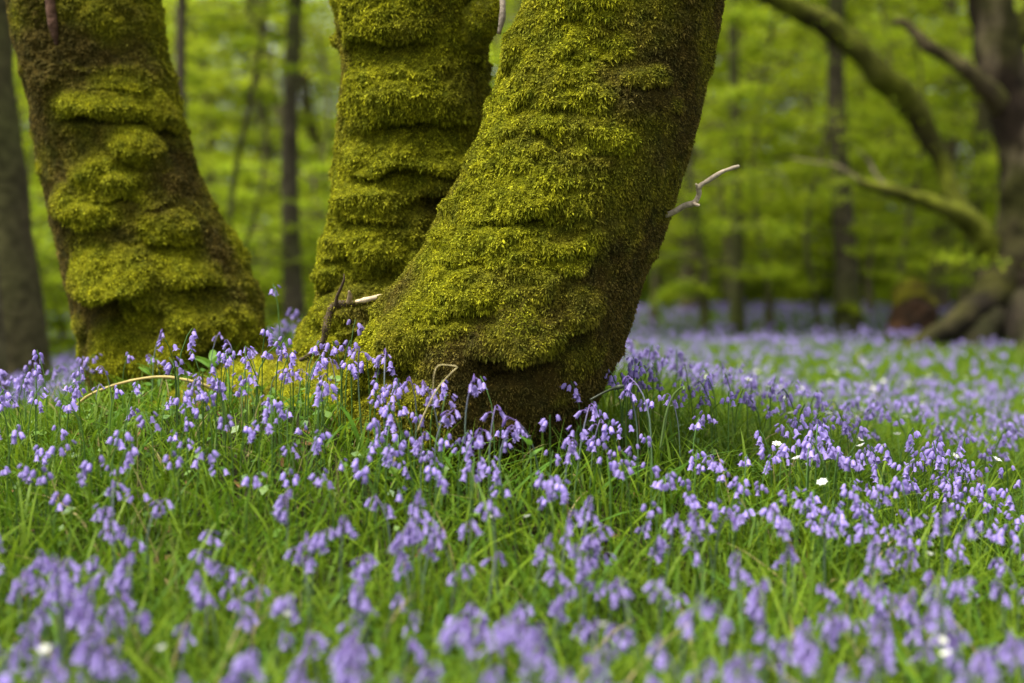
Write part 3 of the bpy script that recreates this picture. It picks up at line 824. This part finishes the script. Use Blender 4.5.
# small leafy seedlings
def seedling(px, py, d, nl, s, label, col=(.085, .18, .02)):
    p = at(px, py, d); z = gz(p[0], p[1]); h = max(.03, p[2]-z)
    t = thing('seedling', (p[0], p[1], z), label, 'seedling', 'small leafy seedlings')
    g = Geo(); tube(g, [(0, 0, -.01), (.004, 0, h*.5), (0, 0, h)], .0012, 5, STEMC); g.build('stem', M_STEM, t)
    for k in range(nl):
        a = k*2.4+px; lg = Geo(); hh = h*(1-.12*(k//2))
        lg.add(*blades(np.array([[0, 0, hh]]), np.array([s]), np.array([s*.62]), np.array([a]), np.array([.5]), np.array([col]), 6, lean=np.array([1.3])))
        lg.build('leaf', M_HERB, t)
for sd in [(530, 445, 2.95, 4, .022, 'tiny bright seedling with round leaves in the dark gap at the front trunk'),
           (150, 365, 4.0, 5, .028, 'broad-leaved seedling in the dark hollow of the left trunk'), (213, 362, 3.95, 6, .04, 'pointed green seedling under the moss of the left trunk'),
           (785, 590, 2.75, 6, .024, 'leafy seedling with oval leaves in the right-hand grass'), (905, 612, 2.7, 6, .024, 'leafy seedling near the bottom right corner'),
           (815, 575, 2.85, 5, .020, 'paler leafy seedling beside the oval-leaved one'), (715, 425, 4.6, 5, .03, 'soft-focus seedling in the middle of the right-hand meadow')]:
    seedling(*sd)

# ------------------------------------------------------------------ background trees
def bark_cols(P, seed, base=(.085, .065, .042), moss=(.07, .085, .015), amt=.5):
    n = np.clip(fbm(P*1.7, 3, seed)*.8+amt, 0, 1)[:, None]
    return np.array(base)*(1-n)+np.array(moss)*n

def leaf_cols(n, bright=1.0, yellow=.5):
    pick = np.clip(R.normal(yellow, .28, n), 0, 1)[:, None]
    return (np.array([.170, .270, .014])*(1-pick)+np.array([.370, .430, .022])*pick)*bright

def crown_geo(z0, z1, Rad, nb, per, size, droop=.0, yellow=.5, bright=1.0, wid=.30, thick=.07, limb=None, cen=None, seed=0):
    """layered sprays of leaves along boughs, open between them"""
    r = np.random.default_rng(seed); g = Geo(); lg = Geo()
    for k in range(nb):
        f = (k+r.random())/nb; z = z0+(z1-z0)*f; a = k*2.4+r.uniform(-.5, .5)
        L = Rad*r.uniform(.6, 1.1)*(.45+.55*math.sin(PI*min(1, .25+.75*(1-f)))) 
        up = r.uniform(-.05, .45)
        c = cen(z) if cen else (0, 0)
        p0 = np.array([c[0], c[1], z]); d = np.array([math.cos(a), math.sin(a), up])
        t = np.linspace(0, 1, 7)[:, None]
        path = p0+d*L*t+np.array([0, 0, -1])*(droop+.18)*L*t**2
        path[1:] += r.normal(size=(6, 3))*.05*L
        tube(lg, path, np.linspace(.020, .004, 7)*max(1, L*.8), 5, (.07, .055, .035), cap=False)
        # sub-sprays
        ns = max(4, int(L*5)); cs = []
        for q in range(ns):
            tt = r.uniform(.2, 1.05); i = min(5, int(tt*6)); pc = path[i]+(path[min(6, i+1)]-path[i])*(tt*6-i)
            dd = np.array([-d[1], d[0], 0])*r.choice([-1, 1])+np.array([d[0], d[1], 0])*.6; sl = wid*L*r.uniform(.4, 1.1)
            m = max(3, int(per/ns)); u = r.random(m)**.8
            q_ = pc+dd*sl*u[:, None]+r.normal(size=(m, 3))*np.array([.10, .10, thick])*(.5+.5*L*.5)
            q_[:, 2] -= .12*sl*u
            cs.append(q_)
        Pc = np.vstack(cs); n = len(Pc)
        nrm = np.array([0, 0, 1.0])+r.normal(size=(n, 3))*.55
        g.add(*leaf_quads(Pc, size*r.uniform(.6, 1.3, n), nrm, 1, leaf_cols(n, bright, yellow)*r.uniform(.8, 1.15)))
    return g, lg

def bg_trunk(pts, seed, n=14, base=(.085, .065, .042), moss=(.07, .085, .015), amt=.4, m=30, mat=None):
    S = smooth_path(np.array(pts), m); g = Geo()
    tube(g, S[:, :3], S[:, 3], n, (1, 1, 1), wob=.22, seed=seed)
    V = g.V[0]; g.K[0] = bark_cols(V, seed, base, moss, amt)
    return g

CROWN_LIB = {}
def get_crown(kind):
    if kind in CROWN_LIB: return CROWN_LIB[kind]
    spec = {  # z0, z1, Rad, boughs, leaves per bough, size, yellow
        'young_a': (.8, 5.5, 1.5, 22, 330, .062, .55), 'young_b': (.5, 5.0, 1.7, 20, 340, .066, .42), 'young_c': (1.2, 6.5, 1.9, 24, 360, .070, .65),
        'tall_a': (1.6, 9.0, 2.9, 24, 270, .100, .65), 'tall_b': (1.2, 8.0, 3.1, 22, 270, .105, .80), 'tall_c': (2.0, 9.5, 3.0, 24, 260, .105, .55),
        'bush_a': (.1, 1.6, .95, 20, 260, .055, .40), 'bush_b': (.1, 2.2, 1.15, 22, 280, .060, .52),
    }[kind]
    z0, z1, Rad, nb, per, size, yel = spec
    g, lg = crown_geo(z0, z1, Rad, nb, per, size, .05, yel, 1.0, .32, .07, seed=abs(hash(kind)) % 1000 if False else sum(map(ord, kind)))
    CROWN_LIB[kind] = (g.mesh('crown', M_LEAFBG, False), lg.mesh('boughs', M_BARK)); return CROWN_LIB[kind]

def bg_tree(x, y, r0, H, kind, label, group=None, lean=(0, 0), name='tree', rz=None, s=1.0, amt=.4, base=(.085, .065, .042), pts=None, bend=.15, cat='tree', crown=True, cz=0.0):
    z = gz(x, y); t = thing(name, (x, y, z), label, cat, group)
    if pts is None:
        hh = np.linspace(0, 1, 7)
        pts = [(lean[0]*H*f+bend*math.sin(f*5+x)*min(1, f*3), lean[1]*H*f+bend*math.cos(f*4+y)*min(1, f*3), -.15+H*f, r0*(1.35 if f == 0 else 1)*(1-.72*f)) for f in hh]
    bg_trunk(pts, int(abs(x*31+y*17)) % 997, 12, base=base, amt=amt, m=26).build('trunk', M_BARK, t)
    if crown:
        me, lm = get_crown(kind); c = link('crown', me, t); b = link('boughs', lm, t)
        a = R.uniform(0, 6.28) if rz is None else rz
        for o in (c, b):
            o.rotation_euler = (0, 0, a); o.scale = (s, s, s*H/({'y': 5.6, 't': 11, 'b': 2}[kind[0]])) if kind[0] != 'b' else (s, s, s)
            o.location = (lean[0]*H*.5, lean[1]*H*.5, cz)
    return t

def gpos(px, y):
    return at(px, 400, y)[0]

# --- the big mossy tree on the right
BY = 12.6
def P4(rows, y0=BY): return [list(at(a, b, y0+c))+[r*y0/FPX] for a, b, c, r in rows]
rt = thing('old_tree', (0, 0, 0), 'old gnarled tree at the right edge with mossy spreading limbs and root flare', 'tree')
def limb(parent, name, rows, seed, amt=.6, base=(.016, .011, .006), moss=(.105, .118, .008), n=18, m=50, wob=.3, label=None, mat=None):
    S = smooth_path(np.array(P4(rows)), m); g = Geo(); tube(g, S[:, :3], np.maximum(S[:, 3], .005), n, (1, 1, 1), wob=wob, seed=seed)
    V = g.V[0]
    nn = np.repeat(S[:, :3], n, 0); q_ = V[:len(nn)]; q_ += unit(q_-nn)*(.28*np.repeat(np.maximum(S[:, 3], .005), n)*fbm(q_*5.5, 3, seed+40))[:, None]
    upf = np.zeros(len(V)); upf[:len(nn)] = unit(V[:len(nn)]-nn)[:, 2]
    w = np.clip(fbm(V*2.5, 3, seed)*.9+amt+.35*upf-.1, 0, 1)[:, None]
    pl = (.9 if name in ('trunk',) else .15)*sstep(.16, .38, fbm(V*np.array([6, 6, 3.5]), 3, seed+60))[:, None]
    g.K[0] = (np.array(base)*(1-pl)+np.array([.105, .080, .050])*pl)*(1-w)+np.array(moss)*w
    o = g.build(name, mat or M_BARK, parent)
    if label: o['label'] = label
    return o
tk = limb(rt, 'trunk', [(1002, 392, 0, 74), (1006, 352, 0, 60), (1012, 325, 0, 50), (1020, 290, 0, 40), (1024, 250, 0, 32), (1026, 200, 0, 28), (1020, 150, 0, 24), (1008, 100, 0, 23), (998, 50, 0, 22), (990, 0, 0, 21), (980, -60, 0, 20), (960, -200, 0, 17), (950, -500, 0, 12), (960, -800, 0, 6)], 3, .22, base=(.018, .012, .007), moss=(.045, .048, .007), n=28, m=90, wob=.28)
limb(rt, 'root', [(1018, 258, 0, 22), (1000, 284, -.15, 19), (978, 308, -.4, 15), (950, 327, -.7, 10.5), (924, 340, -1.0, 7.5), (898, 356, -1.2, 5)], 5, .30, moss=(.050, .050, .005), base=(.012,.009,.005), label='mossy yellow-green root flaring out to the left')
limb(rt, 'root', [(990, 300, -.1, 24), (975, 330, -.4, 24), (962, 362, -.6, 24), (955, 385, -.7, 22)], 6, .2, base=(.016,.012,.007), moss=(.022,.025,.005))
limb(rt, 'root', [(1026, 290, .1, 22), (1034, 325, -.5, 24), (1040, 360, -.9, 24), (1044, 390, -1.1, 20)], 7, .1, base=(.016,.012,.007), moss=(.022,.025,.005))
limb(rt, 'limb', [(1010, 265, .1, 18), (992, 250, .0, 16), (974, 226, -.1, 12), (952, 211, -.2, 9), (925, 202, -.2, 8), (898, 193, -.3, 6), (874, 186, -.3, 5), (858, 182, -.3, 4)], 8, .75, label='low mossy limb snapped off at its tip')
limb(rt, 'limb', [(1006, 110, 0, 12), (985, 86, -.2, 9), (965, 68, -.3, 7.5), (945, 56, -.3, 6.5), (928, 46, -.4, 6), (915, 32, -.4, 5), (903, 22, -.4, 4.5), (893, 24, -.4, 3)], 9, .45, moss=(.07, .075, .01), base=(.07, .05, .03), label='upper limb ending in a pale bare tip')
limb(rt, 'limb', [(1008, 275, .2, 14), (985, 245, .5, 13), (965, 215, .8, 11), (948, 180, 1.0, 10), (934, 148, 1.0, 10), (918, 116, 1.0, 14), (892, 84, .9, 14), (858, 52, .8, 13), (822, 22, .7, 12), (782, 0, .6, 11), (730, -28, .5, 10), (660, -70, .4, 7)], 10, .72, label='long arching limb sweeping up to the left with thick moss')
limb(rt, 'limb', [(1000, 60, 0, 14), (1030, 20, 0, 12), (1060, -40, 0, 10), (1100, -160, 0, 6)], 12, .4)
limb(rt, 'twig', [(905, 196, -.3, 2.5), (880, 180, -.3, 1.8), (868, 160, -.3, 1.2), (858, 150, -.4, .8)], 13, .1, base=(.22, .17, .12), n=6, m=20, wob=.1)
limb(rt, 'twig', [(866, 184, -.3, 1.4), (838, 166, -.3, 1.1), (815, 162, -.3, .9), (792, 158, -.3, .6)], 14, .1, base=(.26, .2, .14), n=6, m=20, wob=.1)
cg, cl = crown_geo(3.6, 8.5, 3.2, 22, 380, .075, .1, .5, 1.0, .3, .08, seed=77)
for gg, nm, mm in ((cg, 'crown', M_LEAFBG), (cl, 'boughs', M_BARK)):
    o = gg.build(nm, mm, rt, smooth=False); o.location = (gpos(985, BY)-.3, BY+.3, 0)
# sprays of young leaves low on the old tree, over the gap
def sprays(parent, spots, seed, size=.045, yellow=.5):
    r = np.random.default_rng(seed); g = Geo()
    for (px, py, dy, w, h, n) in spots:
        c = at(px, py, BY+dy); s = (BY+dy)/FPX
        q = c+np.stack([r.normal(size=n)*w*s, r.normal(size=n)*.35, r.normal(size=n)*h*s], 1)
        g.add(*leaf_quads(q, size*r.uniform(.6, 1.3, n), np.array([0, 0, 1])+r.normal(size=(n, 3))*.5, 1, leaf_cols(n, 1.0, yellow)))
    g.build('crown', M_LEAFBG, parent, smooth=False)
sprays(rt, [(955, 258, -.6, 16, 5, 90), (975, 262, -.5, 10, 5, 60), (880, 150, .6, 22, 6, 130), (880, 40, .8, 30, 8, 160), (840, 120, 1.2, 30, 8, 150), (985, 175, 1, 18, 9, 90)], 5)

# --- the mossy stump by it
def stump():
    c = at(911, 318, 14.6); z = gz(c[0], c[1]); t = thing('tree_stump', (c[0], c[1], z), 'low rotten mossy stump with brown face, left of the old tree', 'stump')
    top = at(911, 279, 14.6)[2]-z; n = 56; m = 34
    U, W = np.meshgrid(np.linspace(0, 1, m), np.arange(n)/n*2*PI, indexing='ij'); U = U.ravel(); W = W.ravel()
    r = .225*(np.clip(1-U**3.2, 0, 1)**.5)*(1.18-.2*U); h = -.1+(top+.1)*U
    V = np.stack([r*np.cos(W)*1.05, r*np.sin(W), h], 1); d = unit(V-[0, 0, top*.6]); V = V+d*(.07*fbm(V*5, 3, 9)+.02*fbm(V*18, 3, 4))[:, None]
    i = np.arange(m-1)[:, None]*n; j = np.arange(n)[None]; Q = np.stack([i+j, i+(j+1) % n, i+n+(j+1) % n, i+n+j], -1).reshape(-1, 4)
    k = np.clip(fbm(V*8, 3, 6)+.4, 0, 1)[:, None]
    Geo().add(V, Q, None, np.array([.085, .042, .020])*k+np.array([.022, .014, .008])*(1-k)).build('wood', M_BARK, t)
    sel = (h > top*(.60+.10*np.cos(W+1.6)+.05*np.sin(W*3)))
    keep = sel[Q].all(1); V2 = V+d*.018*(.6+fbm(V*14, 2, 8))[:, None]
    Geo().add(V2, Q[keep], None, moss_colors(V, np.clip(.55+.5*fbm(V*9, 2, 3), 0, 1), 6)*.55).build('moss_cap', M_MAT, t)
stump()

# --- individually described trees
bg_tree(gpos(850, 15), 15, .125, 9, 'tall_a', 'straight dark brown trunk standing alone behind the arching mossy limb', lean=(-.03, 0), s=.9, amt=.15, base=(.060, .050, .030), cz=3)
bg_tree(gpos(14, 8.6), 8.6, .215, 7.5, 'tall_c', 'thick grey-brown tree at the left edge behind the left mossy trunk', lean=(.02, 0), amt=.3, base=(.055, .040, .024), crown=False)
bg_tree(gpos(-12, 7.0), 7.0, .09, 7, 'young_a', 'thin dark leaning tree cut by the upper left corner', lean=(.035, .0), amt=.3, crown=False)
bg_tree(gpos(196, 11.5), 11.5, .055, 9, 'tall_b', 'slim straight dark tree right of the left mossy trunk', lean=(.012, 0), amt=.2, s=.7, base=(.060, .050, .030), cz=2.6, bend=.22)
bg_tree(gpos(300, 12.5), 12.5, .085, 10, 'tall_a', 'darker and thicker tree just left of the middle mossy trunk', lean=(.01, 0), amt=.2, s=.7, base=(.060, .050, .030), cz=2.6, bend=.26)
bg_tree(gpos(240, 12), 12, .035, 5, 'young_b', 'curved sapling between two straight dark trees left of centre', lean=(.03, 0), bend=.22, s=.5, cz=2.0)
bg_tree(gpos(736, 15.5), 15.5, .07, 10, 'tall_c', 'dim straight tree just right of the pale dead twig', s=.8, cz=3, base=(.060, .050, .030), bend=.08)
bg_tree(gpos(690, 21), 21, .16, 9, 'tall_b', 'wide dim tree behind the pale dead twig', s=.8)
bg_tree(gpos(935, 21), 21, .15, 10, 'tall_a', 'dark tree low behind the mossy stump', s=.8)
bg_tree(gpos(968, 19), 19, .14, 9, 'tall_c', 'dark tree close behind the old tree on its left side', s=.8)
bg_tree(gpos(120, 17), 17, .12, 9, 'tall_b', 'tree hidden behind the left mossy trunk', s=.7)

# --- the wood beyond: many more
rr = np.random.default_rng(99)
def wood(n, y0, y1, kinds, r0, Hs, lab, grp, s=1.0, xk=.44, avoid=None, amt=.35):
    for i in range(n):
        y = rr.uniform(y0, y1); x = (-1+2*(i+rr.random())/n)*(xk*y+1)
        if avoid and avoid(x, y): continue
        bg_tree(x, y, rr.uniform(*r0), rr.uniform(*Hs), kinds[i % len(kinds)], lab(x, y), grp(x, y), lean=(rr.normal()*.09, rr.normal()*.05), bend=rr.uniform(.1, .5), s=s*rr.uniform(.85, 1.15), rz=rr.uniform(0, 6.28), amt=amt)
def sidew(x): return 'left' if x < -2 else 'right' if x > 2 else 'middle'
wood(16, 22, 28, ['tall_a', 'tall_b', 'tall_c'], (.08, .17), (9, 12), lambda x, y: f'leafy tree of the blurred wood edge, {sidew(x)} part of the photo', lambda x, y: f'trees of the wood edge {sidew(x)}')
wood(18, 29, 37, ['tall_b', 'tall_a', 'tall_c'], (.09, .2), (10, 14), lambda x, y: f'tall far tree deep in the blurred wood, {sidew(x)} part of the photo', lambda x, y: f'trees deep in the wood {sidew(x)}', 1.15)
# young trees with low layered leaves
for (px, y, k, s) in [(700, 14.5, 'young_b', .9), (770, 16, 'young_a', 1.0), (650, 17, 'young_c', 1.0), (820, 15, 'young_a', .7), (905, 17.5, 'young_b', .8), (250, 12.5, 'young_a', .55), (60, 13, 'young_b', .6), (-40, 11, 'young_c', .7), (1000, 18, 'young_a', .9), (735, 19, 'young_c', 1.1), (310, 15.5, 'young_b', .7), (180, 20, 'young_c', .9), (505, 16, 'young_a', .9), (870, 20, 'young_c', 1.1)]:
    bg_tree(gpos(px, y), y, .035*s+.01, 5.2*s, k, f'slender young tree with layered fresh leaves, {"left" if px < 420 else "right"} of the mossy tree', f'young trees {"left" if px < 420 else "right"} of the mossy tree', s=s, bend=.2)

def bush(px, y, k, s, lab, grp):
    x = gpos(px, y); t = thing('bush', (x, y, gz(x, y)), lab, 'bush', grp)
    me, lm = get_crown(k); c = link('foliage', me, t); b = link('boughs', lm, t)
    a = rr.uniform(0, 6.28)
    for o in (c, b): o.scale = (s, s, s*.9); o.rotation_euler = (0, 0, a)
for i in range(26):
    y = rr.uniform(23, 28); px = 560+i*20+rr.uniform(-10, 10)
    bush(px, y, ['bush_a', 'bush_b'][i % 2], rr.uniform(.9, 1.4), 'low dark green bush along the far edge of the flowers, right side', 'bushes on the far edge, right side')
for i in range(16):
    y = rr.uniform(13, 19); px = -30+i*28+rr.uniform(-10, 10)
    bush(px, y, ['bush_b', 'bush_a'][i % 2], rr.uniform(.6, 1.0), 'low bush behind the mossy trunks, left side', 'bushes behind the mossy trunks, left side')

def far_wood():
    """leaf mass closing the view, uneven and layered"""
    n = 260000; r = np.random.default_rng(5)
    y = r.uniform(38, 52, n); x = r.uniform(-1, 1, n)*(.46*y+2); z = r.random(n)**.8*12.5
    P_ = np.stack([x, y, z], 1)
    d = fbm(P_*np.array([.32, .32, .5]), 3, 51)
    thr = -.38+.30*sstep(5, 15, z)+.22*sstep(4, -8, x)*sstep(2.5, 7, z)
    P_ = P_[d > thr]; n = len(P_)
    pick = np.clip(.55+.5*fbm(P_*.4, 2, 8), 0, 1)[:, None]
    col = np.array([.13, .22, .014])*(1-pick)+np.array([.36, .42, .02])*pick
    g = Geo(); g.add(*leaf_quads(P_, r.uniform(.16, .30, n), np.array([0, 0, 1])+r.normal(size=(n, 3))*.6, 1, col))
    tag(g.build('far_woodland', M_LEAFBG, smooth=False), 'hazy yellow-green leaf mass of the far wood closing the view', 'woodland', kind='stuff')
far_wood()

# ------------------------------------------------------------------ light, sky, camera
sc = bpy.context.scene
EL, AZ = math.radians(69), math.radians(-116)      # high, from the left and a little beyond
w = bpy.data.worlds.new('World'); sc.world = w; w.use_nodes = True
nt = w.node_tree; bg = nt.nodes['Background']
sky = nt.nodes.new('ShaderNodeTexSky'); sky.sky_type = 'NISHITA'; sky.sun_disc = False
sky.sun_elevation = EL; sky.sun_rotation = AZ; sky.dust_density = 4; sky.ozone_density = .6; sky.air_density = 1.2
hs = nt.nodes.new('ShaderNodeHueSaturation'); hs.inputs['Saturation'].default_value = .15
nt.links.new(sky.outputs[0], hs.inputs['Color']); nt.links.new(hs.outputs[0], bg.inputs['Color'])
bg.inputs['Strength'].default_value = .13
sun = bpy.data.lights.new('sun', 'SUN'); sun.energy = 3.7; sun.angle = math.radians(26); sun.color = (1, .94, .82)
so = bpy.data.objects.new('sun', sun); C.objects.link(so)
dirs = Vector((math.sin(AZ)*math.cos(EL), math.cos(AZ)*math.cos(EL), math.sin(EL)))
so.rotation_euler = dirs.to_track_quat('Z', 'Y').to_euler()

cam = bpy.data.cameras.new('camera'); co = bpy.data.objects.new('camera', cam); C.objects.link(co)
cam.lens = 50; cam.sensor_width = 36; cam.clip_end = 1000; cam.clip_start = .05
co.location = (0, 0, EYE); co.rotation_euler = (PI/2-PITCH, 0, 0)
cam.dof.use_dof = True; cam.dof.focus_distance = FOCUS; cam.dof.aperture_fstop = 1.55
sc.camera = co
sc.view_settings.view_transform = 'Standard'; sc.view_settings.look = 'None'
sc.view_settings.exposure = 1.27; sc.view_settings.gamma = 1
sc.cycles.use_denoising = True
try: sc.cycles.denoiser = 'OPENIMAGEDENOISE'
except Exception: pass
sc.cycles.max_bounces = 6; sc.cycles.diffuse_bounces = 4; sc.cycles.glossy_bounces = 2; sc.cycles.transmission_bounces = 4
